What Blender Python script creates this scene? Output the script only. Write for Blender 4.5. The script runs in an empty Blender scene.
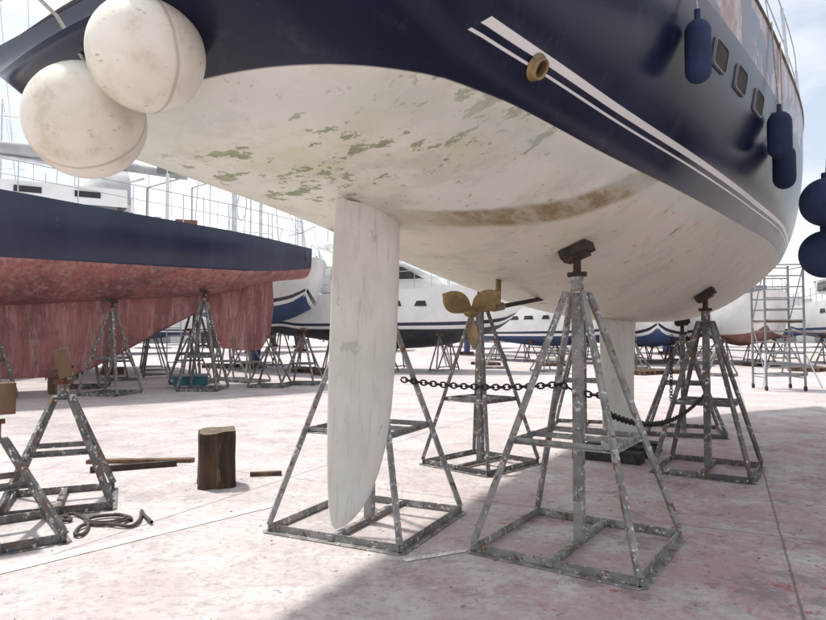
import bpy, bmesh, math, random
import numpy as np
from mathutils import Vector, Matrix, Euler
random.seed(7)
rad=math.radians
S=bpy.context.scene
S.view_settings.view_transform='Standard'
try: S.view_settings.look='None'
except Exception: pass
S.view_settings.exposure=0

# ---------------------------------------------------------------- materials
class M:
    def __init__(s,name,rough=0.6,metal=0.0,col=(.5,.5,.5)):
        s.m=bpy.data.materials.new(name); s.m.use_nodes=True
        s.nt=s.m.node_tree; s.b=s.nt.nodes['Principled BSDF']
        s.b.inputs['Roughness'].default_value=rough; s.b.inputs['Metallic'].default_value=metal
        s.b.inputs['Base Color'].default_value=(*col,1)
        s._c=None
    def n(s,t): return s.nt.nodes.new(t)
    def put(s,sock,v):
        if v is None: return
        if hasattr(v,'is_linked') or hasattr(v,'links'): s.nt.links.new(v,sock)
        elif isinstance(v,(tuple,list)):
            if len(v)==3 and sock.type=='RGBA': v=(*v,1)
            sock.default_value=v
        else: sock.default_value=v
    def co(s):
        if s._c is None: s._c=s.n('ShaderNodeTexCoord').outputs['Object']
        return s._c
    def xyz(s):
        k=s.n('ShaderNodeSeparateXYZ'); s.put(k.inputs[0],s.co()); return k.outputs
    def math(s,op,a,b=0.0,c=None,clamp=False):
        k=s.n('ShaderNodeMath'); k.operation=op; k.use_clamp=clamp
        s.put(k.inputs[0],a); s.put(k.inputs[1],b)
        if c is not None: s.put(k.inputs[2],c)
        return k.outputs[0]
    def mix(s,f,a,b,mode='MIX'):
        k=s.n('ShaderNodeMix'); k.data_type='RGBA'; k.blend_type=mode
        s.put(k.inputs[0],f); s.put(k.inputs[6],a); s.put(k.inputs[7],b); return k.outputs[2]
    def noise(s,scale,detail=4,rough=.55,vec=None,dist=0):
        k=s.n('ShaderNodeTexNoise'); k.inputs['Scale'].default_value=scale; k.inputs['Detail'].default_value=detail
        k.inputs['Roughness'].default_value=rough; k.inputs['Distortion'].default_value=dist
        s.put(k.inputs['Vector'],vec if vec is not None else s.co()); return k.outputs['Fac']
    def vor(s,scale,vec=None,out='Distance',feat='F1'):
        k=s.n('ShaderNodeTexVoronoi'); k.feature=feat; k.inputs['Scale'].default_value=scale
        s.put(k.inputs['Vector'],vec if vec is not None else s.co()); return k.outputs[out]
    def map(s,loc=(0,0,0),rot=(0,0,0),scale=(1,1,1)):
        k=s.n('ShaderNodeMapping'); s.put(k.inputs[0],s.co())
        k.inputs[1].default_value=loc;k.inputs[2].default_value=rot;k.inputs[3].default_value=scale; return k.outputs[0]
    def step(s,v,a,b):
        k=s.n('ShaderNodeMapRange'); k.interpolation_type='SMOOTHSTEP'; s.put(k.inputs[0],v)
        k.inputs[1].default_value=a;k.inputs[2].default_value=b; return k.outputs[0]
    def band(s,v,a,b,e=.001):
        return s.math('MULTIPLY',s.step(v,a-e,a+e),s.math('SUBTRACT',1.0,s.step(v,b-e,b+e)))
    def bump(s,h,st=.3,d=.01):
        k=s.n('ShaderNodeBump'); k.inputs['Strength'].default_value=st;k.inputs['Distance'].default_value=d
        s.put(k.inputs['Height'],h); s.nt.links.new(k.outputs[0],s.b.inputs['Normal'])
    def color(s,c): s.put(s.b.inputs['Base Color'],c)
    def rough(s,c): s.put(s.b.inputs['Roughness'],c)

def weathered(name,c1,c2,rough=.6,metal=0,sc=3,spot=None,spotth=.62,spotsc=14,stretch=(1,1,1),bump=.2):
    m=M(name,rough,metal,c1); v=m.map(scale=stretch)
    c=m.mix(m.step(m.noise(sc,3,.6,v),.35,.65),c1,c2)
    if spot: c=m.mix(m.step(m.noise(spotsc,4,.65,v),spotth,spotth+.07),c,spot)
    m.color(c)
    if bump>=.2: m.bump(m.noise(sc*8,2,.6,v),bump,.01)
    return m.m

MAT={}
def steel2(name,base1,base2,rustth=.6):
    m=M(name,.6,.15,base1)
    c=m.mix(m.step(m.noise(6,3,.6),.4,.6),base1,base2)
    c=m.mix(m.step(m.noise(17,4,.7),rustth,rustth+.05),c,(.15,.09,.06))
    c=m.mix(m.step(m.noise(23,4,.7,m.map(loc=(3,5,1))),.58,.63),c,(.58,.575,.56))
    m.color(c); m.bump(m.noise(60,2,.6),.3,.004); return m.m
MAT['stand']=steel2('weathered_stand_steel',(.30,.295,.285),(.175,.175,.175),.57)
MAT['stand2']=steel2('dull_stand_steel',(.18,.178,.175),(.095,.095,.10),.54)
MAT['wood']=weathered('weathered_wood',(.17,.10,.06),(.07,.045,.03),.85,0,6,(.28,.2,.13),.6,30,(1,1,.15),.6)
MAT['pad']=weathered('pad_dark_wood',(.045,.036,.03),(.018,.016,.016),.8,0,12)
MAT['rust']=weathered('rusty_steel',(.07,.042,.03),(.035,.028,.025),.8,.2,14)
MAT['rustred']=weathered('rust_red_steel',(.17,.065,.04),(.09,.04,.03),.8,.2,14)
MAT['chain']=weathered('chain_steel',(.06,.05,.045),(.03,.028,.028),.6,.6,30)
MAT['alu']=weathered('aluminium',(.62,.63,.65),(.5,.51,.53),.35,.6,4)
MAT['chrome']=weathered('stainless',(.55,.55,.56),(.45,.45,.46),.2,.9,4,bump=0)
MAT['white']=weathered('white_gelcoat',(.80,.80,.79),(.70,.71,.71),.3,0,1.2,bump=.03)
MAT['deck']=weathered('deck_white',(.72,.72,.70),(.6,.6,.58),.6,0,2)
MAT['navyplain']=weathered('navy_topside',(.010,.015,.042),(.018,.026,.06),.25,0,1.0,(.04,.05,.08),.7,8,(1,1,.3),.03)
m=M('red_antifouling',.78,0,(.25,.1,.1))
c=m.mix(m.step(m.noise(1.3,4,.6,m.map(scale=(1,1,.4))),.35,.65),(.36,.145,.13),(.22,.09,.085))
c=m.mix(m.math('MULTIPLY',m.step(m.noise(6,6,.75,m.map(scale=(1,1,.10))),.46,.62),.7),c,(.44,.27,.25))
c=m.mix(m.math('MULTIPLY',m.step(m.noise(9,5,.75,m.map(loc=(2,0,4),scale=(1,1,.12))),.52,.62),.6),c,(.14,.07,.07))
c=m.mix(m.math('MULTIPLY',m.step(m.noise(2.2,6,.75,m.map(loc=(3,3,3))),.53,.60),.45),c,(.15,.075,.075))
m.color(c);MAT['redaf']=m.m
MAT['blackaf']=weathered('black_antifouling',(.03,.035,.045),(.06,.06,.07),.7,0,2)
MAT['blueaf']=weathered('blue_antifouling',(.03,.06,.16),(.05,.08,.18),.7,0,2)
MAT['glass']=weathered('dark_glass',(.012,.014,.018),(.02,.022,.026),.12,0,2,bump=0)
MAT['bluecov']=weathered('blue_canvas',(.02,.04,.12),(.03,.06,.15),.85,0,3)
MAT['tealcov']=weathered('teal_canvas',(.03,.10,.12),(.04,.13,.14),.85,0,3)
MAT['greycov']=weathered('grey_canvas',(.42,.43,.44),(.34,.35,.36),.85,0,3)
MAT['rope']=weathered('rope_fibre',(.10,.08,.07),(.05,.045,.04),.9,0,40)
MAT['lrope']=weathered('light_rope',(.5,.47,.4),(.35,.32,.28),.9,0,40)
MAT['wire']=weathered('rigging_wire',(.32,.33,.35),(.25,.25,.27),.4,.6,4,bump=0)
MAT['brass']=weathered('tarnished_bronze',(.33,.23,.10),(.19,.135,.07),.42,.5,9,(.09,.08,.05),.6,20)
MAT['fblue']=weathered('fender_blue_cloth',(.010,.018,.06),(.016,.03,.085),.85,0,6)
MAT['bark']=weathered('bark_timber',(.085,.05,.032),(.03,.02,.015),.95,0,9,(.16,.11,.08),.62,22,(1,1,.2),.9)
MAT['endgrain']=weathered('timber_end',(.17,.12,.085),(.10,.075,.055),.9,0,10)
MAT['brown']=weathered('brown_gear',(.22,.1,.06),(.12,.07,.05),.8,0,5)
MAT['grey']=weathered('grey_plastic',(.25,.26,.27),(.18,.18,.19),.7,0,3)
MAT['build']=weathered('warehouse_wall',(.55,.55,.53),(.45,.45,.44),.8,0,.3)
MAT['roof']=weathered('warehouse_roof',(.25,.25,.27),(.18,.18,.2),.8,0,.3)

m=M('fender_vinyl',.42,0,(.75,.74,.7))
c=m.mix(m.step(m.noise(3,4,.6),.35,.7),(.80,.77,.68),(.66,.62,.52))
x,y,z=m.xyz()
c=m.mix(m.math('MULTIPLY',m.band(m.math('ADD',x,m.math('MULTIPLY',m.noise(9,3),.02)),.0,.010,.006),.6),c,(.33,.26,.17))
c=m.mix(m.math('MULTIPLY',m.step(m.noise(7,5,.75),.48,.70),.5),c,(.45,.36,.22))
c=m.mix(m.math('MULTIPLY',m.step(m.noise(26,5,.75,m.map(scale=(1,.25,1))),.61,.66),.6),c,(.28,.24,.18))
m.color(c); m.bump(m.noise(30,3),.05,.005); MAT['ball']=m.m

m=M('rudder_antifouling',.6,0,(.7,.7,.65))
c=m.mix(m.step(m.noise(3,4,.6),.35,.7),(.75,.74,.68),(.64,.635,.56))
c=m.mix(m.math('MULTIPLY',m.step(m.noise(3.2,5,.7,m.map(loc=(4,1,2.6))),.60,.63),.6),c,(.44,.46,.38))
c=m.mix(m.math('MULTIPLY',m.step(m.noise(25,5,.7,m.map(scale=(1,1,.15))),.52,.7),.5),c,(.46,.43,.34))
m.color(c); m.bump(m.noise(30,3),.15,.004); MAT['rudder']=m.m

# main hull paint
m=M('yacht_hull_paint',.5,0,(.7,.7,.65))
x,y,z=m.xyz()
ax=m.math('ABSOLUTE',x)
base=m.mix(m.step(m.noise(.9,4,.6),.35,.68),(.81,.79,.71),(.68,.69,.61))
f=m.math('SUBTRACT',y,m.math('ADD',.05,m.math('MULTIPLY',m.math('POWER',ax,1.2),.82)))
f=m.math('ADD',f,m.math('MULTIPLY',m.math('SUBTRACT',m.noise(1.6,2),.5),.12))
base=m.mix(m.math('MULTIPLY',m.step(f,0,.08),.55),base,(.67,.60,.49))
grime=m.step(m.noise(9,5,.75,m.map(rot=(0,0,rad(35)),scale=(1.5,.5,1))),.34,.62)
bandm=m.math('MULTIPLY',m.step(f,-.08,.0),m.math('SUBTRACT',1.0,m.step(f,.19,.28)))
bandm=m.math('MULTIPLY',bandm,m.math('ADD',.52,m.math('MULTIPLY',grime,.42)))
bandm=m.math('MULTIPLY',bandm,m.step(ax,-.05,.5))
base=m.mix(bandm,base,(.26,.19,.08))
zone=m.math('MULTIPLY',m.step(y,-.95,-.72),m.math('SUBTRACT',1.0,m.step(y,-.30,.2)))
hz=m.math('MULTIPLY',m.step(m.noise(1.9,4,.65,m.map(loc=(1,5,1))),.40,.66),m.math('ADD',.22,m.math('MULTIPLY',zone,.40)))
base=m.mix(hz,base,(.55,.56,.35))
# rubbed, scuffed grey areas
sc=m.math('MULTIPLY',m.step(m.noise(2.3,7,.78,m.map(loc=(7,2,1),scale=(1,1.5,1))),.50,.60),.38)
base=m.mix(sc,base,(.50,.50,.44))
n1=m.noise(3.8,7,.72,m.map(loc=(1.3,2.1,.5),scale=(1,1.9,1)))
th=m.math('ADD',.645,m.math('MULTIPLY',zone,-.085))
pm=m.step(m.math('SUBTRACT',n1,th),0,.014)
base=m.mix(m.math('MULTIPLY',pm,.88),base,m.mix(m.step(m.noise(9,3),.42,.58),(.20,.27,.13),(.33,.34,.21)))
n2=m.noise(14,5,.76,m.map(loc=(5,2,3)))
base=m.mix(m.math('MULTIPLY',m.step(n2,.625,.65),.7),base,(.34,.30,.19))
base=m.mix(m.math('MULTIPLY',m.band(z,2.12,2.2,.03),.5),base,(.58,.66,.60))
navy=m.mix(m.step(m.noise(1.5,3),.4,.7),(.006,.009,.028),(.010,.015,.042))
navy=m.mix(m.math('MULTIPLY',m.step(m.noise(5,6,.75,m.map(scale=(1,1,.35))),.52,.75),.10),navy,(.25,.26,.28))
stripe=m.math('MAXIMUM',m.band(z,2.350,2.380,.0015),m.band(z,2.318,2.327,.0015))
stripe=m.math('MULTIPLY',stripe,m.step(m.math('ADD',y,m.math('MULTIPLY',z,-1.2)),-3.53,-3.525))
navy=m.mix(stripe,navy,(.70,.70,.68))
bul=m.mix(m.step(m.noise(6,4,.65,m.map(scale=(1,1,.5))),.4,.62),(.27,.13,.11),(.42,.38,.38))
bul=m.mix(m.step(m.noise(3.1,3,.6,m.map(loc=(2,7,1))),.52,.55),bul,(.10,.10,.14))
navy=m.mix(m.step(z,3.08,3.084),navy,bul)
iswet=m.step(z,2.198,2.202)
m.color(m.mix(iswet,base,navy))
m.rough(m.math('SUBTRACT',.62,m.math('MULTIPLY',iswet,m.math('SUBTRACT',.44,m.math('MULTIPLY',m.noise(3,4),.12)))))
m.put(m.b.inputs['Specular IOR Level'],.27)
m.bump(m.math('MULTIPLY',m.noise(22,2,.6),m.math('SUBTRACT',1.0,iswet)),.15,.004)
MAT['hull']=m.m

# ground concrete
m=M('harbour_concrete',.8,0,(.45,.43,.42))
gx,gy,gz=m.xyz()
under=m.math('MULTIPLY',m.step(m.math('SUBTRACT',gx,m.math('MULTIPLY',gy,.45)),-2.6,.2),m.math('SUBTRACT',1.0,m.step(gy,7,13)))
big=m.noise(.35,4,.6); mid=m.noise(1.1,6,.74); fine=m.noise(17,5,.78); 
c=m.mix(m.step(mid,.38,.62),(.585,.555,.535),(.45,.415,.405))
c=m.mix(m.math('MULTIPLY',m.step(big,.42,.66),.45),c,(.44,.365,.36))
c=m.mix(m.math('MULTIPLY',m.step(fine,.46,.64),.6),c,(.28,.25,.25))
dust=m.math('MULTIPLY',m.step(m.noise(1.9,7,.78,m.map(loc=(9,4,0))),.40,.58),m.math('ADD',.22,m.math('MULTIPLY',under,.55)))
c=m.mix(dust,c,(.39,.25,.27))
c=m.mix(m.math('MULTIPLY',m.step(m.noise(1.7,8,.80,m.map(loc=(2,4,0))),.53,.60),m.math('ADD',.35,m.math('MULTIPLY',under,.3))),c,(.20,.165,.175))
red=m.noise(7,6,.8,m.map(loc=(3,1,0)))
rth=m.math('SUBTRACT',.635,m.math('MULTIPLY',under,.05))
c=m.mix(m.math('MULTIPLY',m.step(m.math('SUBTRACT',red,rth),0,.03),.85),c,(.38,.07,.08))
c=m.mix(m.math('MULTIPLY',m.math('SUBTRACT',1.0,m.step(red,.35,.38)),.6),c,(.66,.64,.62))
c=m.mix(m.math('MULTIPLY',m.step(m.noise(11,5,.8,m.map(loc=(13,6,0))),.62,.65),.75),c,(.12,.12,.18))
v=m.map(loc=(0,0,0),rot=(0,0,rad(26)))
k=m.n('ShaderNodeSeparateXYZ'); m.put(k.inputs[0],v)
wob=m.math('MULTIPLY',m.math('SUBTRACT',m.noise(5,2),.5),.015)
def joint(sock,per,ph,w):
    t=m.math('PINGPONG',m.math('ADD',m.math('ADD',sock,ph),wob),per/2)
    return m.math('SUBTRACT',1.0,m.step(t,w*.4,w))
j1=joint(k.outputs[0],3.9,-.30,.010); j2=joint(k.outputs[1],5.2,.4,.010)
j=m.math('MAXIMUM',j1,j2)
c=m.mix(m.math('MULTIPLY',j,.7),c,(.13,.11,.11))
cr=m.vor(.55,None,'Distance','DISTANCE_TO_EDGE')
crm=m.math('SUBTRACT',1.0,m.step(m.math('ADD',cr,m.math('MULTIPLY',m.math('SUBTRACT',mid,.45),.10)),.0,.006))
c=m.mix(m.math('MULTIPLY',m.math('MULTIPLY',crm,m.step(big,.45,.6)),.3),c,(.15,.14,.14))
m.color(c); m.rough(m.math('ADD',.42,m.math('MULTIPLY',mid,.55)))
m.bump(m.math('SUBTRACT',m.math('ADD',fine,m.math('MULTIPLY',mid,.6)),m.math('MULTIPLY',j,2)),.4,.006)
MAT['ground']=m.m
m=M('worn_line_paint',.7,0,(.7,.7,.68))
m.color(m.mix(m.step(m.noise(9,5,.75),.42,.55),(.76,.75,.73),(.50,.47,.45))); MAT['line']=m.m
m=M('hill_scrub',.9,0,(.1,.12,.1)); m.color(m.mix(m.noise(.05,5),(.10,.14,.12),(.2,.22,.2))); MAT['hill']=m.m

# ---------------------------------------------------------------- mesh helper
class P:
    def __init__(s): s.v=[];s.f=[];s.mi=[];s.mats=[];s.sm=[]
    def mat(s,k):
        if k not in s.mats: s.mats.append(k)
        return s.mats.index(k)
    def add(s,vs,fs,k,smooth=False):
        o=len(s.v); s.v+= [tuple(v) for v in vs]; i=s.mat(k)
        for f in fs: s.f.append([o+q for q in f]); s.mi.append(i); s.sm.append(smooth)
    def box(s,c,size,k,rot=None):
        R=Euler(rot).to_matrix() if rot else Matrix.Identity(3)
        h=[Vector((a*size[0]/2,b*size[1]/2,d*size[2]/2)) for a in(-1,1) for b in(-1,1) for d in(-1,1)]
        vs=[Vector(c)+R@p for p in h]
        s.add(vs,[(0,1,3,2),(4,6,7,5),(0,4,5,1),(2,3,7,6),(0,2,6,4),(1,5,7,3)],k)
    def beam(s,a,b,w,h,k,up=(0,0,1)):
        a=Vector(a);b=Vector(b);d=(b-a).normalized(); u=Vector(up)
        if abs(d.dot(u))>.97: u=Vector((1,0,0))
        x=d.cross(u).normalized(); y=x.cross(d).normalized()
        vs=[p+x*i*w/2+y*j*h/2 for p in(a,b) for i,j in((-1,-1),(1,-1),(1,1),(-1,1))]
        s.add(vs,[(3,2,1,0),(4,5,6,7),(0,1,5,4),(1,2,6,5),(2,3,7,6),(3,0,4,7)],k)
    def angle(s,a,b,w,k,up=(0,0,1),t=.007):
        a=Vector(a);b=Vector(b);d=(b-a).normalized();u=Vector(up)
        if abs(d.dot(u))>.97:u=Vector((1,0,0))
        x=d.cross(u).normalized(); y=x.cross(d).normalized()
        s.beam(a-y*(w/2-t/2),b-y*(w/2-t/2),w,t,k,y)
        s.beam(a-x*(w/2-t/2)+y*t/2,b-x*(w/2-t/2)+y*t/2,t,w-t,k,y)
    def tube(s,a,b,r1,k,r2=None,n=8,caps=True):
        a=Vector(a);b=Vector(b); r2=r1 if r2 is None else r2
        d=(b-a).normalized();u=Vector((0,0,1)) if abs(d.z)<.95 else Vector((1,0,0))
        x=d.cross(u).normalized();y=x.cross(d)
        vs=[]
        for p,r in((a,r1),(b,r2)):
            for i in range(n):
                t=2*math.pi*i/n; vs.append(p+x*r*math.cos(t)+y*r*math.sin(t))
        fs=[(i,(i+1)%n,n+(i+1)%n,n+i) for i in range(n)]
        s.add(vs,fs,k,True)
        if caps: s.add(vs,[tuple(range(n))[::-1],tuple(range(n,2*n))],k)
    def path(s,pts,r,k,n=6,closed=False):
        pts=[Vector(p) for p in pts]; N=len(pts); vs=[]
        for i,p in enumerate(pts):
            a=pts[(i-1)%N] if (closed or i>0) else p; b=pts[(i+1)%N] if (closed or i<N-1) else p
            d=(b-a).normalized();u=Vector((0,0,1)) if abs(d.z)<.9 else Vector((1,0,0))
            x=d.cross(u).normalized();y=x.cross(d)
            rr=r[i] if isinstance(r,(list,tuple)) else r
            for j in range(n):
                t=2*math.pi*j/n; vs.append(p+x*rr*math.cos(t)+y*rr*math.sin(t))
        fs=[]
        for i in range(N if closed else N-1):
            for j in range(n):
                q=(i+1)%N; fs.append((i*n+j,i*n+(j+1)%n,q*n+(j+1)%n,q*n+j))
        s.add(vs,fs,k,True)
    def lathe(s,prof,c,k,n=24,axis=None):
        R=Matrix.Identity(3)
        if axis is not None: R=Vector((0,0,1)).rotation_difference(Vector(axis)).to_matrix()
        vs=[];N=len(prof)
        for r,z in prof:
            for j in range(n):
                t=2*math.pi*j/n; vs.append(Vector(c)+R@Vector((r*math.cos(t),r*math.sin(t),z)))
        fs=[(i*n+j,i*n+(j+1)%n,(i+1)*n+(j+1)%n,(i+1)*n+j) for i in range(N-1) for j in range(n)]
        s.add(vs,fs,k,True)
    def grid(s,rows,k,smooth=True,close=False):
        n=len(rows[0]); vs=[p for r in rows for p in r]; fs=[]
        for i in range(len(rows)-1):
            for j in range(n if close else n-1):
                q=(j+1)%n; fs.append((i*n+j,i*n+q,(i+1)*n+q,(i+1)*n+j))
        s.add(vs,fs,k,smooth)
    def obj(s,name,parent=None,loc=(0,0,0),rot=(0,0,0),merge=False,bevel=0):
        me=bpy.data.meshes.new(name); me.from_pydata(s.v,[],s.f)
        for k in s.mats: me.materials.append(MAT[k])
        for p,i,sm in zip(me.polygons,s.mi,s.sm): p.material_index=i; p.use_smooth=sm
        if merge:
            bm=bmesh.new();bm.from_mesh(me);bmesh.ops.remove_doubles(bm,verts=bm.verts,dist=1e-4)
            bmesh.ops.recalc_face_normals(bm,faces=bm.faces); bm.to_mesh(me);bm.free()
        me.update()
        o=bpy.data.objects.new(name,me); S.collection.objects.link(o)
        o.location=loc;o.rotation_euler=rot
        if parent: o.parent=parent
        if bevel:
            b=o.modifiers.new('bev','BEVEL');b.width=bevel;b.segments=2;b.limit_method='ANGLE'
        return o
def empty(name,loc,rotz):
    e=bpy.data.objects.new(name,None);S.collection.objects.link(e);e.location=loc;e.rotation_euler=(0,0,rotz);e.empty_display_size=.2;return e

def pchip(xs,ys):
    xs=np.array(xs,float);ys=np.array(ys,float);h=np.diff(xs);d=np.diff(ys)/h;n=len(xs);m=np.zeros(n)
    m[0]=d[0];m[-1]=d[-1]
    for i in range(1,n-1):
        if d[i-1]*d[i]>0:
            w1=2*h[i]+h[i-1];w2=h[i]+2*h[i-1];m[i]=(w1+w2)/(w1/d[i-1]+w2/d[i])
    def f(x):
        x=min(max(x,xs[0]),xs[-1]);i=min(max(np.searchsorted(xs,x)-1,0),n-2)
        t=(x-xs[i])/h[i];a=1-t
        return float((1+2*t)*a*a*ys[i]+t*a*a*h[i]*m[i]+t*t*(3-2*t)*ys[i+1]+t*t*(t-1)*h[i]*m[i+1])
    return f

class Hull:
    def __init__(s,T,k=3.0,rake=.9,bulge=.25,bowstart=.75):
        U=T['u']; s.u0=U[0];s.u1=U[-1]
        for n in('zk','zr','b','bs','hs','p'): setattr(s,n,pchip(U,T[n]))
        s.k=k;s.rake=rake;s.bulge=bulge;s.bowstart=bowstart
    def z(s,u,x):
        return s.zk(u)+(s.zr(u)-s.zk(u))*min(1,abs(x)/s.b(u))**s.p(u)
    def x(s,u,z):
        zr=s.zr(u)
        if z<zr: return s.b(u)*max(0,(z-s.zk(u))/(zr-s.zk(u)))**(1/s.p(u))
        t=(z-zr)/(s.hs(u)-zr); return s.b(u)+(s.bs(u)-s.b(u))*(1-(1-min(1,t))**s.k)
    def ring(s,u,nb,nt):
        r=[];L=s.u1-s.u0
        for j in range(nb+1):
            q=(j/nb)**.8; x=s.b(u)*q; r.append([x,s.zk(u)+(s.zr(u)-s.zk(u))*q**s.p(u)])
        for j in range(1,nt+1):
            t=j/nt; z=s.zr(u)+(s.hs(u)-s.zr(u))*t; r.append([s.b(u)+(s.bs(u)-s.b(u))*(1-(1-t)**s.k),z])
        out=[]
        f=(u-s.u0)/L
        wb=max(0,(f-s.bowstart)/(1-s.bowstart))**2; ws=max(0,1-(u-s.u0)/(.16*L))**2
        for x,z in r:
            y=u+wb*s.rake*(z-s.zr(u)) + ws*s.bulge*(x/max(.01,s.bs(u)))**2
            out.append((x,y,z))
        return out
    def build(s,P_,keys,ns=60,nb=14,nt=12,deck='deck',transom=None):
        rows=[]
        for i in range(ns+1):
            f=i/ns; f=f-.06*math.sin(2*math.pi*f)
            rows.append(s.ring(s.u0+(s.u1-s.u0)*f,nb,nt))
        for sg in(1,-1):
            R=[[Vector((sg*x,y,z)) for x,y,z in r] for r in rows]
            P_.grid([r[:nb+1] for r in R],keys[0])
            if len(keys)>2:
                a=nb+keys[3]
                P_.grid([r[nb:a+1] for r in R],keys[1]);P_.grid([r[a:a+2] for r in R],keys[2]);P_.grid([r[a+1:] for r in R],keys[1])
            else: P_.grid([r[nb:] for r in R],keys[1])
        for i in (0,len(rows)-1):
            r=rows[i];n=len(r)
            vs=[(x,y,z) for x,y,z in r]+[(-x,y,z) for x,y,z in r]
            P_.add(vs,[(j,j+1,n+j+1,n+j) for j in range(n-1)],transom or keys[1])
        dk=[]
        for r in rows:
            x,y,z=r[-1]; dk.append([Vector((x*q,y,z-.015+.05*(1-q*q))) for q in(-1,-.5,0,.5,1)])
        P_.grid(dk,deck)
        return rows

def foil(P_,secs,k,n=14,x0=0):
    rows=[]
    for z,yl,yt,th,*dx in secs:
        c=yl-yt; ox=dx[0] if dx else 0; r=[]
        for i in range(2*n):
            t=i/n
            if t<=1: q=.5*(1-math.cos(math.pi*t)); sg=1
            else: q=.5*(1+math.cos(math.pi*(t-1))); sg=-1
            w=5*th*(.2969*math.sqrt(q)-.126*q-.3516*q*q+.2843*q**3-.1*q**4)
            r.append(Vector((x0+ox+sg*(w+.003*(q>.5)),yl-q*c,z)))
        rows.append(r)
    P_.grid(rows,k,True,True)
    for r in(rows[0],rows[-1]): P_.add(r,[tuple(range(2*n))],k)

# ---------------------------------------------------------------- camera, light, world
cam=bpy.data.cameras.new('camera');co=bpy.data.objects.new('camera',cam);S.collection.objects.link(co)
cam.sensor_width=36;cam.lens=27.9;cam.clip_start=.05;cam.clip_end=3000
co.location=(0,0,1.3);co.rotation_euler=(rad(92.24),0,0);S.camera=co
sd=Vector((-.80,.60,0)).normalized(); EL=rad(67)
sv=Vector((sd.x*math.cos(EL),sd.y*math.cos(EL),math.sin(EL)))
sun=bpy.data.lights.new('sun','SUN');sun.energy=4.4;sun.angle=rad(3.0);sun.color=(1,.965,.91)
so=bpy.data.objects.new('sun',sun);S.collection.objects.link(so);so.rotation_euler=(-sv).to_track_quat('-Z','Y').to_euler()
so.location=(0,0,30)
w=bpy.data.worlds.new('World');S.world=w;w.use_nodes=True;nt=w.node_tree
bg=nt.nodes['Background'];sky=nt.nodes.new('ShaderNodeTexSky');sky.sky_type='NISHITA';sky.sun_disc=False
sky.sun_elevation=EL;sky.sun_rotation=math.atan2(sd.x,sd.y);sky.air_density=1.0;sky.dust_density=2.0
tc=nt.nodes.new('ShaderNodeTexCoord');mp=nt.nodes.new('ShaderNodeMapping');mp.inputs[3].default_value=(1,1,2.6)
nz=nt.nodes.new('ShaderNodeTexNoise');nz.inputs['Scale'].default_value=2.2;nz.inputs['Detail'].default_value=5;nz.inputs['Roughness'].default_value=.55
mr=nt.nodes.new('ShaderNodeMapRange');mr.inputs[1].default_value=.38;mr.inputs[2].default_value=.62;mr.inputs[3].default_value=.35;mr.inputs[4].default_value=.97
mx=nt.nodes.new('ShaderNodeMix');mx.data_type='RGBA'
nt.links.new(tc.outputs['Generated'],mp.inputs[0]);nt.links.new(mp.outputs[0],nz.inputs['Vector']);nt.links.new(nz.outputs[0],mr.inputs[0])
nt.links.new(mr.outputs[0],mx.inputs[0]);nt.links.new(sky.outputs[0],mx.inputs[6]);mx.inputs[7].default_value=(9.0,9.1,9.3,1)
nt.links.new(mx.outputs[2],bg.inputs[0]);bg.inputs[1].default_value=.15

# ---------------------------------------------------------------- ground
p=P();n=1600
p.add([(-n,-n,0),(n,-n,0),(n,n,0),(-n,n,0)],[(0,1,2,3)],'ground');p.obj('ground')
def line(a,b,wd,name='painted_line'):
    a=Vector((*a,.004));b=Vector((*b,.004));d=(b-a).normalized();x=Vector((-d.y,d.x,0))*wd/2
    q=P();q.add([a-x,b-x,b+x,a+x],[(0,1,2,3)],'line');q.obj(name)
line((-2.9,2.85),(-1.05,4.98),.11)
line((-.05,3.74),(.36,3.93),.05)

# ---------------------------------------------------------------- main yacht
TH=rad(-34); R0=Vector((-.27,3.3,0))
yacht=empty('sailing_yacht',R0,TH)
def W(u,s,z=0):
    return Vector((R0.x+math.sin(-TH)*u+math.cos(TH)*s, R0.y+math.cos(TH)*u-math.sin(-TH)*s, z))
T=dict(u =[-1.5,-1.15,-.9,-.7,-.28,.47,1.64,3.1,4.75,6.2,7.8,9.2,10.3],
       zk=[2.32,2.195,2.13,2.09,2.02,1.885,1.69,1.52,1.45,1.47,1.62,1.92,2.3],
       zr=[2.42,2.285,2.235,2.21,2.2,2.2,2.2,2.2,2.2,2.2,2.2,2.3,2.5],
       b =[.93,.95,.955,.965,1.02,1.09,1.23,1.37,1.49,1.45,1.10,.55,.03],
       bs=[1.08,1.12,1.16,1.20,1.28,1.42,1.58,1.70,1.76,1.68,1.30,.70,.04],
       hs=[2.60,2.68,2.80,2.90,3.15,3.42,3.50,3.50,3.52,3.56,3.64,3.75,3.9],
       p =[2.9,2.9,2.8,2.7,2.5,2.4,2.4,2.4,2.4,2.3,2.0,1.7,1.4])
H=Hull(T,3.2,.75,.22)
p=P();H.build(p,('hull','hull'),100,22,18,'deck','hull');p.obj('hull',yacht,merge=True)
p=P()
for sg in(1,-1):
    pts=[];top=[];mid=[]
    for i in range(41):
        u=.3+i*.24; pts.append((sg*(H.bs(u)-.01),u,H.hs(u)+.02))
        top.append((sg*(H.bs(u)-.05),u,H.hs(u)+.6));mid.append((sg*(H.bs(u)-.05),u,H.hs(u)+.32))
    p.path(pts,.022,'wood');p.path(top,.005,'wire');p.path(mid,.005,'wire')
    for i in range(0,41,7): p.tube(pts[i],top[i],.013,'chrome')
p.box((0,3.2,3.72),(1.9,4.4,.38),'white');p.box((0,3.4,3.95),(1.5,3.4,.12),'white')
for i in range(4):
    for sg in(1,-1): p.box((sg*.952,1.6+i*1.0,3.74),(.012,.6,.17),'glass')
p.tube((0,5.2,3.5),(0,5.2,16),.09,'alu',.06,12)
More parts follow.
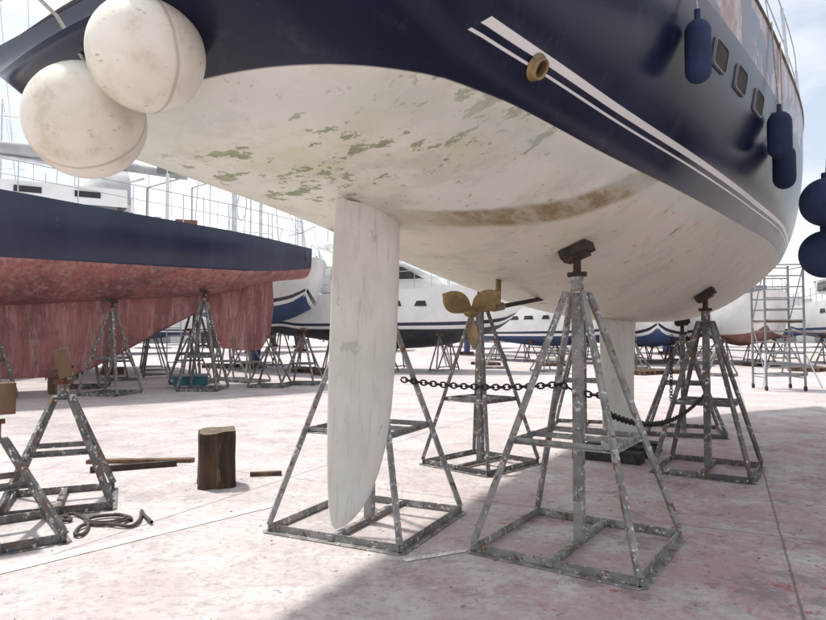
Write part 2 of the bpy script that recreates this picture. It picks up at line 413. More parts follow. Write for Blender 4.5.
p.tube((0,5.0,4.8),(0,.6,4.7),.07,'alu');p.path([(0,5,4.95),(0,3,4.98),(0,.8,4.86)],[.1,.16,.09],'bluecov',10)
for z in(8.5,12.2): p.tube((-1.0,5.2,z),(1.0,5.2,z),.02,'alu')
for sg in(1,-1): p.path([(sg*1.6,5.1,3.55),(sg*1.0,5.2,8.5),(sg*.8,5.2,12.2),(0,5.2,16)],.005,'wire',4)
p.path([(0,-1.2,2.8),(0,5.2,16),(0,10.6,3.9)],.005,'wire',4)
p.obj('deck_fittings',yacht)
p=P()
p.path([(1.05,-.6,3.5),(1.0,-1.15,3.45),(.3,-1.4,3.45)],.013,'chrome');p.path([(-1.05,-.6,3.5),(-1.0,-1.15,3.45),(-.3,-1.4,3.45)],.013,'chrome')
for sg in(1,-1):
    p.tube((sg*1.05,-.6,2.95),(sg*1.05,-.6,3.5),.013,'chrome');p.tube((sg*.3,-1.4,2.62),(sg*.3,-1.4,3.45),.013,'chrome')
p.beam((-.9,-1.47,2.665),(.9,-1.47,2.665),.1,.05,'white')
p.obj('stern_rail',yacht)
# rudder
p=P()
foil(p,[(1.975,.30,-.20,.11),(1.9,.33,-.205,.11),(1.6,.325,-.225,.105),(1.2,.30,-.243,.095),(.9,.262,-.252,.085),(.7,.21,-.252,.075),(.57,.15,-.248,.06),(.48,.085,-.24,.05),(.42,.02,-.228,.038),(.38,-.05,-.212,.022),(.36,-.11,-.19,.010)],'rudder',16)
p.tube((0,.1,1.9),(0,.1,2.4),.03,'chrome')
p.obj('rudder',yacht)
# keel
p=P()
foil(p,[(1.60,5.15,3.85,.17),(1.3,5.08,3.88,.16),(.8,5.02,3.92,.15),(.35,4.98,3.95,.17),(.16,5.05,3.9,.24),(.11,5.0,3.95,.18)],'rudder',14)
p.obj('keel',yacht)
# propeller & shaft
pc=Vector((0,1.23,1.46)); axd=Vector((0,-1,-.12)).normalized()
p=P()
p.tube(pc-axd*1.45,pc,.017,'rust',n=12)
p.lathe([(0,-.0),(.038,.0),(.042,.04),(.040,.09),(.025,.13),(.012,.155),(0,.16)],pc-axd*.02,'brass',16,axd)
foil(p,[(1.80,1.62,1.56,.035),(1.52,1.60,1.54,.035)],'brass',8);p.tube(pc-axd*.28,pc-axd*.42,.030,'brass',n=12)
u0=Vector((1,0,0)); v0=Vector((0,0,1))-axd*axd.z; v0.normalize()
for kb in range(3):
    a0=rad(-90+120*kb)
    er=u0*math.cos(a0)+v0*math.sin(a0)
    et=axd.cross(er).normalized(); rows_a=[];rows_b=[]
    for i in range(13):
        t=i/12; r=.03+.225*t
        wd=.024+.058*math.sin(math.pi*min(1,t*.95+.03))**.85
        if t>.93: wd*=.55
        pit=rad(48-26*t); ra=[];rb=[]
        for j in range(9):
            q=-1+j/4; d=et*math.cos(pit)+axd*math.sin(pit); nn=d.cross(er).normalized()
            th=.007*(1-q*q)*(1-.6*t)+.0008
            c=pc+axd*.045+er*(r-.02*q*q*t)+d*(q*wd)
            ra.append(c+nn*th);rb.append(c-nn*th)
        rows_a.append(ra);rows_b.append(rb)
    p.grid(rows_a,'brass');p.grid([r[::-1] for r in rows_b],'brass')
p.obj('propeller',yacht)
def surf(u,z,off=0):
    s0=H.x(u,z);e=.02
    tu=Vector((H.x(u+e,z)-H.x(u-e,z),2*e,0));tz=Vector((H.x(u,z+e)-H.x(u,z-e),0,2*e))
    nn=tu.cross(tz).normalized(); 
    if nn.x<0: nn=-nn
    return Vector((s0,u,z))+nn*off,nn
c,nn=surf(-.32,2.325)
p=P();p.lathe([(.030,-.03),(.030,.025),(.034,.032),(.042,.028),(.044,.02),(.045,.010),(.052,.006),(.054,0)],c,'brass',28,nn)
p.lathe([(0,-.0),(.031,.0)],c,'pad',16,nn);p.obj('exhaust_outlet',yacht)
p=P()
for u in(1.35,1.80,2.3,2.9,3.6):
    c,nn=surf(u,2.88,.004); t=Vector((0,1,0));t=(t-nn*t.dot(nn)).normalized();b=nn.cross(t)
    if b.z<0:b=-b
    def rr(hw,hh,off,rd=.03):
        vs=[]
        for cx,cy,a in((1,1,0),(-1,1,90),(-1,-1,180),(1,-1,270)):
            for i in range(5):
                an=rad(a+i*22.5);vs.append(c+nn*off+t*(cx*(hw-rd)+rd*math.cos(an))+b*(cy*(hh-rd)+rd*math.sin(an)))
        return vs
    o=rr(.12,.075,.008);i_=rr(.111,.066,.008);o0=rr(.12,.075,-.02)
    N=len(o);p.add(o+i_+o0,[(a,(a+1)%N,N+(a+1)%N,N+a) for a in range(N)]+[(a,(a+1)%N,2*N+(a+1)%N,2*N+a) for a in range(N)],'grey')
    p.add(rr(.113,.068,.004),[tuple(range(N))],'pad')
p.obj('portlights',yacht)
def fender(P_,c,L,r,k='fblue',rope_to=None):
    prof=[(.001,-L/2)]+[(r*math.sin(a),-L/2+r*(1-math.cos(a))) for a in [rad(x) for x in(15,35,55,75,90)]]+[(r*math.sin(a),L/2-r*(1-math.cos(a))) for a in [rad(x) for x in(90,75,55,35,15)]]+[(.015,L/2+.01),(.015,L/2+.05),(.001,L/2+.05)]
    P_.lathe(prof,c,k,20)
    if rope_to is not None: P_.path([Vector(c)+Vector((0,0,L/2+.03)),rope_to],.006,'lrope',6)
p=P()
for u,z,L,r in((.78,2.70,.32,.062),(2.6,2.72,.34,.08),(3.0,2.58,.34,.08)):
    s=max(H.x(u,z+.15),H.x(u,z))+r
    fender(p,(s,u,z),L,r,'fblue',(H.bs(u)+.01,u,H.hs(u)+.05))
p.obj('fenders',yacht)
for i,(c,r) in enumerate((((-.845,2.0,2.19),.179),((-1.138,2.2,2.045),.198))):
    q=P();prof=[(r*math.sin(rad(a)),-r*math.cos(rad(a))) for a in range(0,171,6)]+[(r*.16,r*1.02),(r*.15,r*1.18),(.001,r*1.2)]
    prof[0]=(.0005,-r)
    q.lathe(prof,(0,0,0),'ball',48);ob=q.obj('ball_fender',None,c,(rad(12),rad(-14+34*i),rad(50+50*i)))
    q=P();
    tgt=W(-1.47,-.15-.35*i,2.66)
    q.path([(c[0],c[1],c[2]+r*1.0),(c[0]*.6+tgt.x*.4,c[1]*.6+tgt.y*.4,(c[2]+r+tgt.z)/2),tgt],.007,'lrope');q.obj('fender_rope')

# ---------------------------------------------------------------- stands
def stand(name,x,y,rot,side,Ht,shelf=.66,k='stand',padrot=(0,0,0),padk='pad',col=True,bw=.052,pad=(.19,.15,.06)):
    p=P();h=side/2;tp=.055;zt=Ht-.30
    cs=[(-h,-h),(h,-h),(h,h),(-h,h)];z0=.028
    for i in range(4):
        a=cs[i];b=cs[(i+1)%4]
        p.angle((a[0],a[1],z0),(b[0],b[1],z0),bw,k)
        p.beam((a[0]*.97,a[1]*.97,.05),(math.copysign(tp,a[0]),math.copysign(tp,a[1]),zt),bw*.66,bw*.66,k)
    def at(z): 
        t=(z-.05)/(zt-.05); return h*.97*(1-t)+tp*t
    q=at(shelf);c2=[(-q,-q),(q,-q),(q,q),(-q,q)]
    for i in range(4):
        a=c2[i];b=c2[(i+1)%4];p.angle((a[0],a[1],shelf),(b[0],b[1],shelf),bw*.7,k)
    p.beam((0,-h,z0+.001),(0,h,z0+.001),bw*.8,bw*.6,k)
    if col:
        p.beam((-q,0,shelf+.002),(q,0,shelf+.002),bw*.6,bw*.6,k)
        p.beam((0,0,z0),(0,0,zt+.02),.060,.060,k)
    p.box((0,0,zt),(.15,.15,.012),k)
    p.tube((0,0,zt-.02),(0,0,zt+.1),.04,k,n=12)
    rk='rustred' if padk=='wood' else 'rust'
    p.tube((0,0,zt+.1),(0,0,Ht-.075),.024,rk,n=10)
    for i in range(6): p.lathe([(.024,0),(.029,.006),(.024,.012)],(0,0,zt+.11+i*.018),rk,10)
    p.box((0,0,zt+.115),(.12,.03,.03),rk)
    p.box((0,0,Ht-.078),(.15,.13,.022),'rust',padrot)
    p.box((0,0,Ht-.037),pad,padk,padrot)
    return p.obj(name,None,(x,y,0),(0,0,rot),bevel=.003)
def bstand(u,s,side=1.0,rot=0,**k):
    q=W(u,s);z=H.z(u,s)+.008
    t=math.atan2(H.z(u,s+.05)-H.z(u,s-.05),.1)
    return stand('boat_stand',q.x,q.y,TH+rot,side,z,padrot=(0,-t*.85,0),**k)
bstand(1.32,.68)
bstand(.98,-.70,rot=rad(8))
bstand(3.18,-1.0,side=.85,k='stand2',rot=rad(-10))
bstand(4.15,.95,side=.85,k='stand2')
bstand(6.6,.25,side=.95,k='stand2',rot=rad(15))
bstand(6.3,-1.0,side=.9,k='stand2',rot=rad(15))
def timber(name,a,b,w,h,k='wood'):
    p=P();p.beam(a,b,w,h,k);return p.obj(name,bevel=.008)
for u in(4.1,4.5,4.85):
    a=W(u,-.35,.055);b=W(u,.35,.055);timber('keel_block',a,b,.2,.11,'pad')
stand('boat_stand',-2.72,5.0,rad(24),.74,1.12,shelf=.42,k='stand2',padk='wood',pad=(.10,.16,.22),padrot=(0,rad(-14),0),col=False,bw=.06)
stand('boat_stand',-2.68,4.12,rad(38),.74,.93,shelf=.36,k='stand2',padk='wood',pad=(.22,.14,.2),col=False,bw=.06)
def chain(name,a,b,sag,link=.055):
    a=Vector(a);b=Vector(b);L=(b-a).length;n=max(4,int(L*1.04/(link*.72)));p=P()
    for i in range(n):
        t=(i+.5)/n;pt=a.lerp(b,t)-Vector((0,0,sag*4*t*(1-t)));d=(b-a)/L-Vector((0,0,sag*4*(1-2*t)/L));d.normalize()
        sd_=d.cross(Vector((0,0,1)) if abs(d.z)<.9 else Vector((1,0,0))).normalized();up=sd_.cross(d)
        wv=(sd_ if i%2 else up); wv=(wv+.25*(up if i%2 else sd_)).normalized()
        pts=[pt+d*(link/2)*math.cos(q)+wv*(link*.34)*math.sin(q) for q in [2*math.pi*k_/10 for k_ in range(10)]]
        p.path(pts,link*.12,'chain',5,True)
    return p.obj(name)
chain('chain',(-.08,4.62,.98),(.95,4.12,.985),.035)
chain('chain',(.95,4.12,.985),(1.17,3.95,.93),.02)
chain('chain',(1.25,4.2,.80),(2.75,6.1,.72),.16)
chain('chain',(3.35,8.3,1.3),(3.33,8.3,.45),.0)

# ---------------------------------------------------------------- ground objects
p=P()
prof=[];N=14
for i,(z,sc) in enumerate(((0,1.04),(.06,1),(.25,.97),(.42,.99),(.475,.97))):
    r=[]
    for j in range(N*2):
        a=2*math.pi*j/(N*2); sq=1/max(abs(math.cos(a)),abs(math.sin(a)))
        rr=.15*min(sq,1.28)*sc*(1+.03*math.sin(5*a+2)+.025*math.sin(11*a))
        r.append(Vector((rr*math.cos(a),rr*math.sin(a),z+(.012*math.sin(a+1)+.006*math.sin(4*a) if i==4 else 0))))
    prof.append(r)
p.grid(prof,'bark',False,True);p.add([(0,0,.473)]+prof[-1],[(0,1+j,1+(j+1)%(2*N)) for j in range(2*N)],'endgrain');p.obj('timber_block',None,(-1.70,5.6,0),(0,0,rad(20)))
p=P();p.beam((-1.5,5.95,.02),(-1.22,6.0,.02),.05,.035,'wood');p.obj('wood_offcut')
p=P();p.beam((-3.05,6.1,.03),(-2.35,6.42,.03),.05,.05,'rust');p.obj('steel_bar')
p=P();p.beam((-3.3,6.55,.02),(-2.25,6.62,.02),.09,.035,'wood');p.obj('wood_plank')
pts=[]
for i in range(90):
    t=i/89
    pts.append((-2.55+.75*t+.10*math.sin(t*19),4.42+.18*math.sin(t*9)+.12*math.cos(t*21),.014+.008*math.sin(t*30)**2))
p=P();p.path(pts,.012,'rope',6);p.obj('rope')
pts=[(-2.12+.16*math.cos(a)*(1-.02*a),4.5+.12*math.sin(a)*(1-.02*a),.014+.004*a/3) for a in [i*.3 for i in range(48)]]
p=P();p.path(pts,.010,'rope',6);p.obj('rope')
p=P();rg2=random.Random(11)
for i in range(520):
    x=rg2.uniform(-4.5,5);y=rg2.uniform(2.6,11);s=rg2.uniform(.003,.011)
    vs=[(x+s*math.cos(a)*rg2.uniform(.6,1.2),y+s*math.sin(a)*rg2.uniform(.6,1.2),.0005) for a in (0,1.3,2.5,3.8,5)]
    p.add(vs+[(x,y,s*.6)],[(j,(j+1)%5,5) for j in range(5)],rg2.choice(['rust','bark','grey','redaf','build']))
p.obj('grit')

# ---------------------------------------------------------------- other boats
def wires_mast(p,y,z0,Ht,B,r=.075):
    p.tube((0,y,z0),(0,y,z0+Ht),r,'alu',r*.7,8)
    for f in(.36,.66): p.tube((-B*.42,y-.1,z0+Ht*f),(B*.42,y-.1,z0+Ht*f),.02,'alu',n=5)
    for sg in(1,-1):
        p.path([(sg*B*.48,y-.15,z0),(sg*B*.42,y-.1,z0+Ht*.36),(sg*B*.36,y-.1,z0+Ht*.66),(0,y,z0+Ht*.98)],.008,'wire',4)
    p.tube((0,y-.1,z0+1.1),(0,y-4.2,z0+1.0),.06,'alu',n=6)
def boat(name,loc,head,L,B,hw,fb,depth,top='white',bot='blueaf',stripe=None,mast=0,keel='fin',cover=None,motor=False,rails=True,props=True,keelz=.2,cabinscale=1,sternfb=.8,low=False):
    e=empty(name,(loc[0],loc[1],0),head)
    U=[0,.06,.15,.3,.5,.7,.85,.95,1]
    T=dict(u=[L*q for q in U],
      zk=[hw+.05 if not motor else hw-.2,hw-.08,hw-.3*depth/.6,hw-.75*depth,hw-depth,hw-.85*depth,hw-.45*depth,hw,hw+.3],
      zr=[hw+.25 if not motor else hw+.1,hw+.12,hw+.02,hw,hw,hw,hw+.03,hw+.15,hw+.4],
      b=[B*.30,B*.35,B*.39,B*.44,B*.47,B*.40,B*.24,B*.09,.02],
      bs=[B*.34,B*.39,B*.43,B*.48,B*.5,B*.46,B*.34,B*.17,.03],
      hs=[hw+fb*sternfb,hw+fb*(sternfb+.02),hw+fb*(.5*sternfb+.43),hw+fb*.9,hw+fb*.93,hw+fb*1.02,hw+fb*1.12,hw+fb*1.2,hw+fb*1.25],
      p=[2.4,2.3,2.2,2.2,2.1,1.9,1.6,1.4,1.2])
    if low: T['hs']=[hw+fb*q for q in(.52,.56,.62,.74,.93,1.06,1.15,1.22,1.26)];T['b'][0]=B*.2;T['bs'][0]=B*.24;T['b'][1]=B*.28;T['bs'][1]=B*.32
    if motor:
        T['b'][0]=B*.44;T['b'][1]=B*.45;T['b'][2]=B*.46;T['bs'][0]=B*.46;T['bs'][1]=B*.47;T['bs'][2]=B*.485;T['p']=[1.3]*9
        T['zk'][1]=hw-.25
    h=Hull(T,2.6,.9,.15 if not motor else .05,.7)
    p=P();keys=(bot,top) if not stripe else (bot,top,stripe,1)
    h.build(p,keys,34,10,12,'deck',top);p.obj('hull',e,merge=True)
    if keel=='fin' and not motor:
        p=P();foil(p,[(hw-depth*.8,L*.60,L*.42,.2),(.9,L*.57,L*.43,.18),(keelz,L*.55,L*.43,.22)],bot,8)
        foil(p,[(hw-.1,L*.13,L*.07,.09),(hw-1.0,L*.115,L*.07,.07),(hw-1.4,L*.10,L*.075,.05)],bot,8)
        for q in(.45,.53): p.box((0,L*q,keelz/2),(.7,.25,keelz),'wood')
        p.obj('keel',e)
    elif keel=='long':
        p=P()
        zs=[(hw-depth*.55,L*.80,L*.155,.62),(hw-depth*1.0,L*.76,L*.175,.5),(hw-depth*1.5,L*.70,L*.23,.42),(keelz+.55,L*.64,L*.29,.42),(keelz+.2,L*.60,L*.33,.44),(keelz,L*.57,L*.36,.36)]
        foil(p,zs,bot,12)
        foil(p,[(hw-.02,L*.105,L*.055,.10),(hw-.7,L*.115,L*.052,.10),(hw-1.5,L*.125,L*.058,.09),(hw-1.9,L*.125,L*.075,.07)],bot,10)
        foil(p,[(hw-.1,L*.17,L*.104,.12),(hw-1.2,L*.16,L*.114,.10),(hw-1.85,L*.14,L*.124,.08)],bot,8)
        for q in(.38,.46,.54): p.box((0,L*q,keelz/2),(.9,.3,keelz),'wood')
        p.obj('keel',e)
    p=P();dz=hw+fb*.93
    if motor:
        rows=[]
        for y,w_,z in((L*.22,B*.36,0),(L*.24,B*.35,.95),(L*.58,B*.33,1.0),(L*.78,B*.2,.12)):
            rows.append((y,w_,z))
        def prism(pr,k,z0):
            for sg in(1,-1):
                p.add([(sg*w_,y,z0+z) for y,w_,z in pr]+[(sg*pr[-1][1],pr[-1][0],z0)],[tuple(range(len(pr)+1))],k)
            for i in range(len(pr)-1):
                a=pr[i];b=pr[i+1];p.add([(-a[1],a[0],z0+a[2]),(a[1],a[0],z0+a[2]),(b[1],b[0],z0+b[2]),(-b[1],b[0],z0+b[2])],[(0,1,2,3)],k)
        prism(rows,'white',dz)
        a=rows[2];b=rows[3]
        for sg in(1,-1):
            p.add([(sg*(B*.352+.01),L*.27,dz+.45),(sg*(B*.345+.012),L*.27,dz+.85),(sg*(B*.335+.012),L*.57,dz+.88),(sg*(B*.30+.04),L*.66,dz+.45)],[(0,1,2,3)],'glass')
            for q in(.45,.55,.65):
                uu=L*q; zz=hw+fb*.62; xx=h.x(uu,zz)+.012
                p.add([(sg*xx,uu-.3,zz-.09),(sg*xx,uu+.3,zz-.09),(sg*xx,uu+.24,zz+.09),(sg*xx,uu-.24,zz+.09)],[(0,1,2,3)],'glass')
        p.add([(-a[1]*.9,a[0]+.06*L*.3,dz+.93),(a[1]*.9,a[0]+.06*L*.3,dz+.93),(B*.24,L*.70,dz+.48),(-B*.24,L*.70,dz+.48)],[(0,1,2,3)],'glass')
        p.path([(-B*.36,L*.25,dz+.9),(-B*.34,L*.2,dz+1.7),(B*.34,L*.2,dz+1.7),(B*.36,L*.25,dz+.9)],.06,'white',6)
        p.box((0,L*.36,dz+1.15),(B*.5,L*.2,.3),'white')
        p.tube((0,L*.2,dz+1.7),(0,L*.2,dz+2.7),.02,'alu')
        p.lathe([(.001,0),(.2,.02),(.22,.12),(.14,.24),(.001,.28)],(0,L*.2,dz+1.75),'white',12)
    else:
        y0,y1,w0,w1,z1=(L*.30,L*.72,B*.30,B*.17,.42*cabinscale)
        rows=[]
        for i in range(9):
            f=i/8;y=y0+(y1-y0)*f;w_=w0+(w1-w0)*f; zz=z1*(1-max(0,(f-.7)/.3)**2*.8)
            rows.append([(-w_-.08,y,dz-.05),(-w_,y,dz+zz*.85),(-w_*.6,y,dz+zz),(0,y,dz+zz*1.08),(w_*.6,y,dz+zz),(w_,y,dz+zz*.85),(w_+.08,y,dz-.05)])
        p.grid([[Vector(q) for q in r] for r in rows],'white',False)
        p.add(rows[0],[tuple(range(7))],'white')
        for i in range(4):
            f=.12+i*.17;y=y0+(y1-y0)*f;w_=w0+(w1-w0)*f
            for sg in(1,-1): p.box((sg*(w_+.045),y,dz+z1*.42),(.03,.5,.13),'glass',(0,0,sg*.06))
        cv=cover or 'bluecov'
        rr=[]
        for i in range(5):
            f=i/4;y=L*.30-.1+f*1.0;hh=(.95,.95,.9,.7,.4)[i];w_=B*.27
            rr.append([Vector((w_*math.cos(a),y,dz+.05+hh*math.sin(a)**.7 if 0<a<math.pi else dz+.05)) for a in [math.pi*j/10 for j in range(11)]])
        p.grid(rr,cv)
        p.tube((0,L*.12,dz-.4),(0,L*.12,dz+.6),.05,'white');p.path([(.4*math.cos(a),L*.11,dz+.55+.4*math.sin(a)) for a in [i*math.pi/8 for i in range(16)]],.015,'chrome',5,True)
    if mast: 
        wires_mast(p,L*.56,dz,mast,B)
        p.path([(0,L*.01,dz),(0,L*.56,dz+mast),(0,L*1.02,dz+fb*.3)],.008,'wire',4)
        if not motor: p.path([(0,L*.55,dz+1.2),(0,L*.4,dz+1.28),(0,L*.2,dz+1.12)],[.1,.17,.08],cv,8)
        p.path([(0,L*.995,dz+fb*.4+.3),(0,L*.8,dz+mast*.45)],[.05,.05],'white',6)
    p.obj('superstructure',e)
    if rails:
        p=P()
        for sg in(1,-1):
            a=[];b=[]
            for i in range(15):
                u=L*(.03+.94*i/14);pt=Vector((sg*(h.bs(u)-.05),u,h.hs(u)));a.append(pt+Vector((0,0,.62)));b.append(pt+Vector((0,0,.32)))
                p.tube(pt,a[-1],.013,'chrome',n=5)
            p.path(a,.009,'wire',4);p.path(b,.007,'wire',4)
        p.path([(-h.bs(.1)*.9,.05,h.hs(0)+.6),(0,-.05,h.hs(0)+.6),(h.bs(.1)*.9,.05,h.hs(0)+.6)],.014,'chrome',5)
        p.obj('guard_rails',e)
    if props:
        p=P()
        for q in(.26,.5,.72):
            for sg in(1,-1):
                s=B*.30;u=L*q;z=h.z(u,min(s,h.b(u)*.9));s=min(s,h.b(u)*.9)
                p.box((sg*s,u,z-.03),(.25,.25,.06),'wood',(0,-sg*.45,0))
                for dx,dy in((.55,0),(-.25,.4),(-.25,-.4)): p.tube((sg*s,u,z-.08),(sg*(s+dx),u+dy,.02),.028,'stand2',n=6)
                p.beam((sg*(s+.5),u,.1),(sg*(s-.22),u+.36,.1),.04,.04,'stand2');p.beam((sg*(s+.5),u,.1),(sg*(s-.22),u-.36,.1),.04,.04,'stand2')
        p.obj('props',e)
    return e,h
def head(dx,dy): return math.atan2(-dx,dy)

d2=Vector((-.85,-.53)).normalized(); O2=Vector((-3.05,17.6))
e2,h2=boat('sailing_yacht',(O2.x,O2.y),head(d2.x,d2.y),15.5,4.2,2.8,1.45,.9,'navyplain','redaf',None,mast=17,keel='long',keelz=.35,props=False,sternfb=.5,low=True,cover='greycov')
def W2(t,s):
    nrm=Vector((.53,-.85)).normalized(); return O2+d2*t+nrm*s
for t,s,hh in((2.9,1.05,2.38),(4.9,1.15,2.1),(7.2,1.2,2.02),(2.6,-1.1,2.35),(5.2,-1.2,2.05)):
    q=W2(t,s);stand('boat_stand',q.x,q.y,random.uniform(-.3,.6),.95,hh,shelf=.8,k='stand2',col=False,padrot=(0,.3,0),bw=.085)
p=P()
def zd(t): return h2.hs(t)-.02
for t,s,sz,k in((3.2,.4,(.5,.4,.35),'brown'),(2.0,-.3,(.6,.9,.3),'white'),(5.2,.5,(.9,.6,.4),'white'),(8.0,.3,(1.2,.9,.5),'white'),(6.6,.9,(.3,.3,.4),'grey'),(1.2,.3,(.25,.3,.22),'brown')):
    q=W2(t,s);p.box((q.x,q.y,zd(t)+sz[2]/2),sz,k,(0,0,.4))
q=W2(3.6,0.2);p.tube((q.x,q.y,3.6),(q.x,q.y,6.1),.045,'white');p.lathe([(.001,0),(.25,.02),(.27,.14),(.18,.26),(.001,.3)],(q.x,q.y,6.1),'white',14)
p.beam((q.x-.25,q.y,5.4),(q.x+.25,q.y,5.4),.08,.3,'grey')
for dx in(-1.4,-.5,.6): p.path([(q.x+dx,q.y,3.6),(q.x+dx,q.y,4.9),(q.x+dx+.7,q.y+.3,5.2)],.025,'chrome',6)
q=W2(1.9,0);p.tube((q.x,q.y,3.6),(q.x,q.y,12),.07,'alu');p.tube((q.x-1,q.y+.5,7.5),(q.x+1,q.y-.5,7.5),.025,'alu')
for dx in(-1.3,1.3): p.path([(q.x+dx,q.y-dx*.5,3.6),(q.x+dx*.75,q.y-dx*.38,7.5),(q.x,q.y,11.8)],.01,'wire',4)
for t,s in((2.4,.9),(4.0,1.2),(4.6,1.2),(2.9,-.6)):
    q=W2(t,s);p.lathe([(.09,0),(.07,.08),(.06,.14),(.08,.18),(.001,.18)],(q.x,q.y,zd(t)),'chrome',12)
a=W2(4.4,-.1);b=W2(5.3,-.1);p.tube((a.x,a.y,zd(5)+.55),(b.x,b.y,zd(5)+.55),.25,'white',n=14)
p.obj('deck_gear')

boat('motor_yacht',(-4.9,24.5),head(.97,-.22),8.6,3.6,1.5,1.4,.7,'white','blackaf','navyplain',motor=True)
boat('motor_yacht',(3.6,35),head(.62,-.78),9,3.2,1.25,1.4,.5,'white','blueaf','navyplain',motor=True)
boat('motor_yacht',(8.8,36),head(.55,-.83),8.5,3.0,1.2,1.3,.5,'white','blackaf','navyplain',motor=True)
boat('motor_yacht',(12.8,35),head(-.3,-.95),9,3.2,1.2,1.3,.5,'white','blueaf','navyplain',motor=True)
boat('motor_yacht',(16.2,34),head(-.25,-.97),9,3.3,1.3,1.4,.5,'white','redaf',None,motor=True)
boat('motor_yacht',(19.8,31),head(-.2,-.98),10,3.4,1.4,1.5,.5,'white','blueaf','bluecov',motor=True)
boat('sailing_yacht',(25,36),head(-.35,-.93),12,3.8,2.2,1.2,.6,'navyplain','redaf',None,mast=15)
boat('sailing_yacht',(-9,30),head(.5,-.86),11,3.6,2.2,1.2,.6,'white','blueaf','navyplain',mast=14,cover='greycov')
boat('sailing_yacht',(-12.5,27),head(.4,-.9),12,3.8,2.3,1.3,.6,'white','redaf','redaf',mast=15,cover='greycov')
boat('sailing_yacht',(-17,28),head(.3,-.9),12,3.8,2.3,1.3,.6,'white','blackaf','navyplain',mast=15,cover='greycov')
boat('sailing_yacht',(-21.5,31),head(.3,-.9),12,3.8,2.3,1.2,.6,'white','blackaf','navyplain',mast=16)
boat('sailing_yacht',(-26,30),head(.3,-.9),12,3.8,2.3,1.2,.6,'white','blackaf','navyplain',mast=16)
for row,(d0,d1,st) in enumerate(((46,58,4.4),(66,80,4.2))):
    xs=-48-row*12
    while xs<60+row*15:
        d=random.uniform(d0,d1)
        if random.random()<(.85 if xs<5 else .25):
            boat('sailing_yacht',(xs,d),head(random.uniform(-.4,.4),-1),random.uniform(9,13),3.6,2.1,1.2,.6,random.choice(['white','white','white','navyplain']),random.choice(['redaf','blueaf','blackaf']),'navyplain',mast=random.uniform(11,15),cover=random.choice(['bluecov','greycov','grey']),props=False,rails=False)
        else:
            boat('motor_yacht',(xs,d),head(random.uniform(-.5,.5),-1),random.uniform(8,12),3.6,1.5,1.3,.5,'white',random.choice(['blackaf','blueaf']),'navyplain',motor=True,props=False,rails=False)
        xs+=random.uniform(st,st+1.4)
q=W(1.2,4.75)
e3,h3=boat('sailing_yacht',(q.x,q.y),TH,10,3.4,2.2,1.35,.65,'white','blueaf','navyplain',mast=14,props=True)

# scaffold tower
p=P();X0,Y0=8.75,15.0;WS=.85;HS=3.0
for i in(0,1):
    for jj in(0,1): p.tube((i*WS,jj*.8,.12),(i*WS,jj*.8,HS),.028,'grey')
for zz in [ .35+.26*i for i in range(11)]:
    for jj in(0,1): p.tube((0,jj*.8,zz),(WS,jj*.8,zz),.018,'grey',n=6)
for jj in(0,1):
    p.tube((jj*WS,0,.3),(jj*WS,.8,1.6),.014,'grey',n=6);p.tube((jj*WS,.8,1.6),(jj*WS,0,2.9),.014,'grey',n=6)
    for zz in(.3,1.6,2.9): p.tube((jj*WS,0,zz),(jj*WS,.8,zz),.014,'grey',n=6)
p.box((WS/2,.4,1.62),(WS-.05,.75,.04),'wood')
for i in(0,1):
    for jj in(0,1): p.lathe([(.001,-.02),(.06,-.02),(.06,.02),(.001,.02)],(i*WS,jj*.8,.06),'pad',12,(1,0,0))
p.tube((-.2,-.35,.1),(0,0,.9),.014,'alu');p.tube((WS+.2,-.35,.1),(WS,0,.9),.014,'alu')
p.obj('scaffold_tower',None,(X0-.5,Y0,0),(0,0,rad(-8)))
def ladder(loc,rz,L=2.6,tilt=18,w=.42):
    p=P()
    for s in(-1,1): p.beam((s*w/2,0,0),(s*w/2,0,L),.03,.07,'alu',(0,1,0))
    for i in range(int(L/.28)): p.tube((-w/2,0,.2+.28*i),(w/2,0,.2+.28*i),.016,'alu',n=6)
    p.obj('ladder',None,loc,(rad(-tilt),0,rz))
ladder((-7.2,19.4,.02),rad(25),3.0,20);ladder((16.4,24,.02),rad(-70),3,18);ladder((1.5,27,.02),rad(60),3,15)
for x,y,s,hh in((-3.6,16.2,.9,1.3),(-2.9,17.0,.9,1.5),(-4.6,17.9,.9,1.4),(-6.6,19,.9,1.5),(-2.0,19,.9,1.6),(-1.2,17.5,.8,1.2),(7.4,21.5,.9,1.2),(9.8,20.5,.9,1.2),(12.2,21,.9,1.3),(4.8,23,.9,1.2),(10.4,24,.9,1.3),(3.2,25,.9,1.2),(-8.5,18.5,.9,1.4),(-5.4,18.6,.9,1.6),(8.6,25,.9,1.3),(15.5,24,.9,1.4)):
    stand('boat_stand',x,y,random.uniform(0,1.5),s,hh,shelf=.55,k=random.choice(['stand','stand2']),col=False,padk='wood',bw=.065)
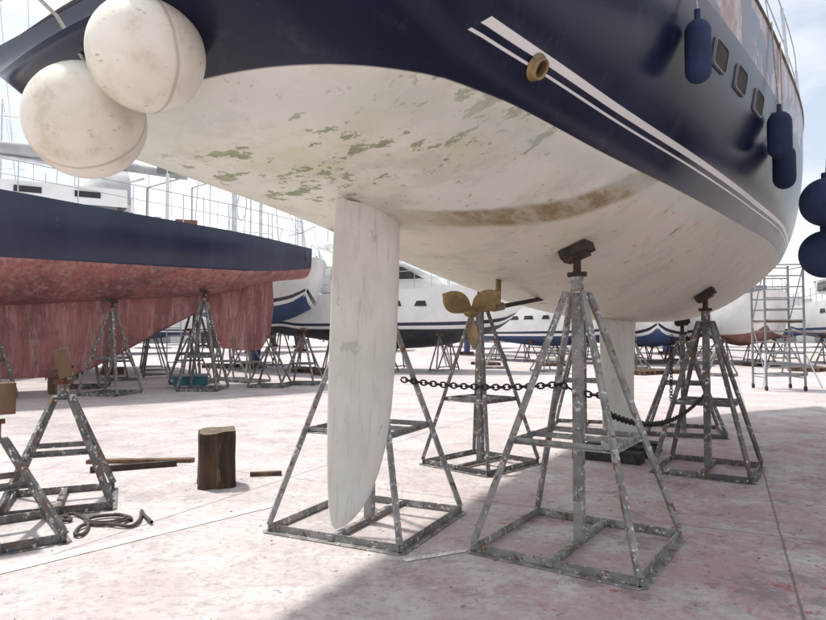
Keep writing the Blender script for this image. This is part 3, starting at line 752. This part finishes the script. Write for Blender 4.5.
for i in range(9):
    x=random.uniform(-9,15);y=random.uniform(21,28)
    p=P()
    for k_ in range(5): p.box((0,-.4+.2*k_,.125),(1.2,.12,.02),'wood')
    for k_ in(-.5,0,.5): p.box((k_,0,.06),(.1,1,.1),'wood')
    for k_ in range(5): p.box((0,-.4+.2*k_,.0095),(1.2,.1,.018),'wood')
    p.obj('wood_pallet',None,(x,y,0),(0,0,random.uniform(0,3)))
p=P();p.box((0,0,.18),(.8,.5,.22),'tealcov');p.box((0,0,.31),(.84,.54,.04),'grey')
for a in(-.3,.3):
    for b in(-.18,.18): p.lathe([(.001,-.02),(.06,-.02),(.06,.02),(.001,.02)],(a,b,.06),'pad',10,(0,1,0))
p.obj('tool_cart',None,(-5.5,15.9,0),(0,0,.3))
def shed(x,y,L,D,h,r):
    p=P();p.box((0,0,h/2),(L,D,h),'build')
    p.add([(-L/2-.3,-D/2-.3,h),(L/2+.3,-D/2-.3,h),(L/2+.3,0,h+1.6),(-L/2-.3,0,h+1.6),(-L/2-.3,D/2+.3,h),(L/2+.3,D/2+.3,h)],[(0,1,2,3),(3,2,5,4),(0,3,4),(1,5,2)],'roof')
    for i in range(int(L/6)):
        p.box((-L/2+3+i*6,-D/2-.02,1.9),(3.2,.06,3.8),'grey');p.box((-L/2+6+i*6,-D/2-.02,h-1.2),(1.6,.06,.8),'glass')
    p.obj('warehouse',None,(x,y,0),(0,0,r))
shed(-55,105,48,14,6,.1);shed(10,120,50,14,5.5,-.03);shed(75,110,44,14,6,-.15)
p=P();rows=[]
rg=random.Random(3)
for i in range(81):
    a=rad(-75+150*i/80);hh=14+10*math.sin(i*.21)+6*math.sin(i*.53+1)+rg.uniform(0,2)
    rows.append([Vector((700*math.sin(a),700*math.cos(a),-1)),Vector((780*math.sin(a),780*math.cos(a),hh*.7)),Vector((900*math.sin(a),900*math.cos(a),hh))])
p.grid(rows,'hill');p.obj('hills')
for (x,y,z) in((2.80,4.30,2.20),(2.86,4.42,1.86)):
    p=P()
    r=.165;c=Vector((x,y,z))
    prof=[(max(.0005,r*math.sin(rad(a))),-r*math.cos(rad(a))) for a in range(0,171,10)]+[(.03,r*1.02),(.03,r*1.2),(.001,r*1.2)]
    p.lathe(prof,c,'fblue',28);p.path([c+Vector((0,0,r*1.1)),(x+.10,y+.0,3.5)],.007,'lrope')
    p.obj('ball_fender')
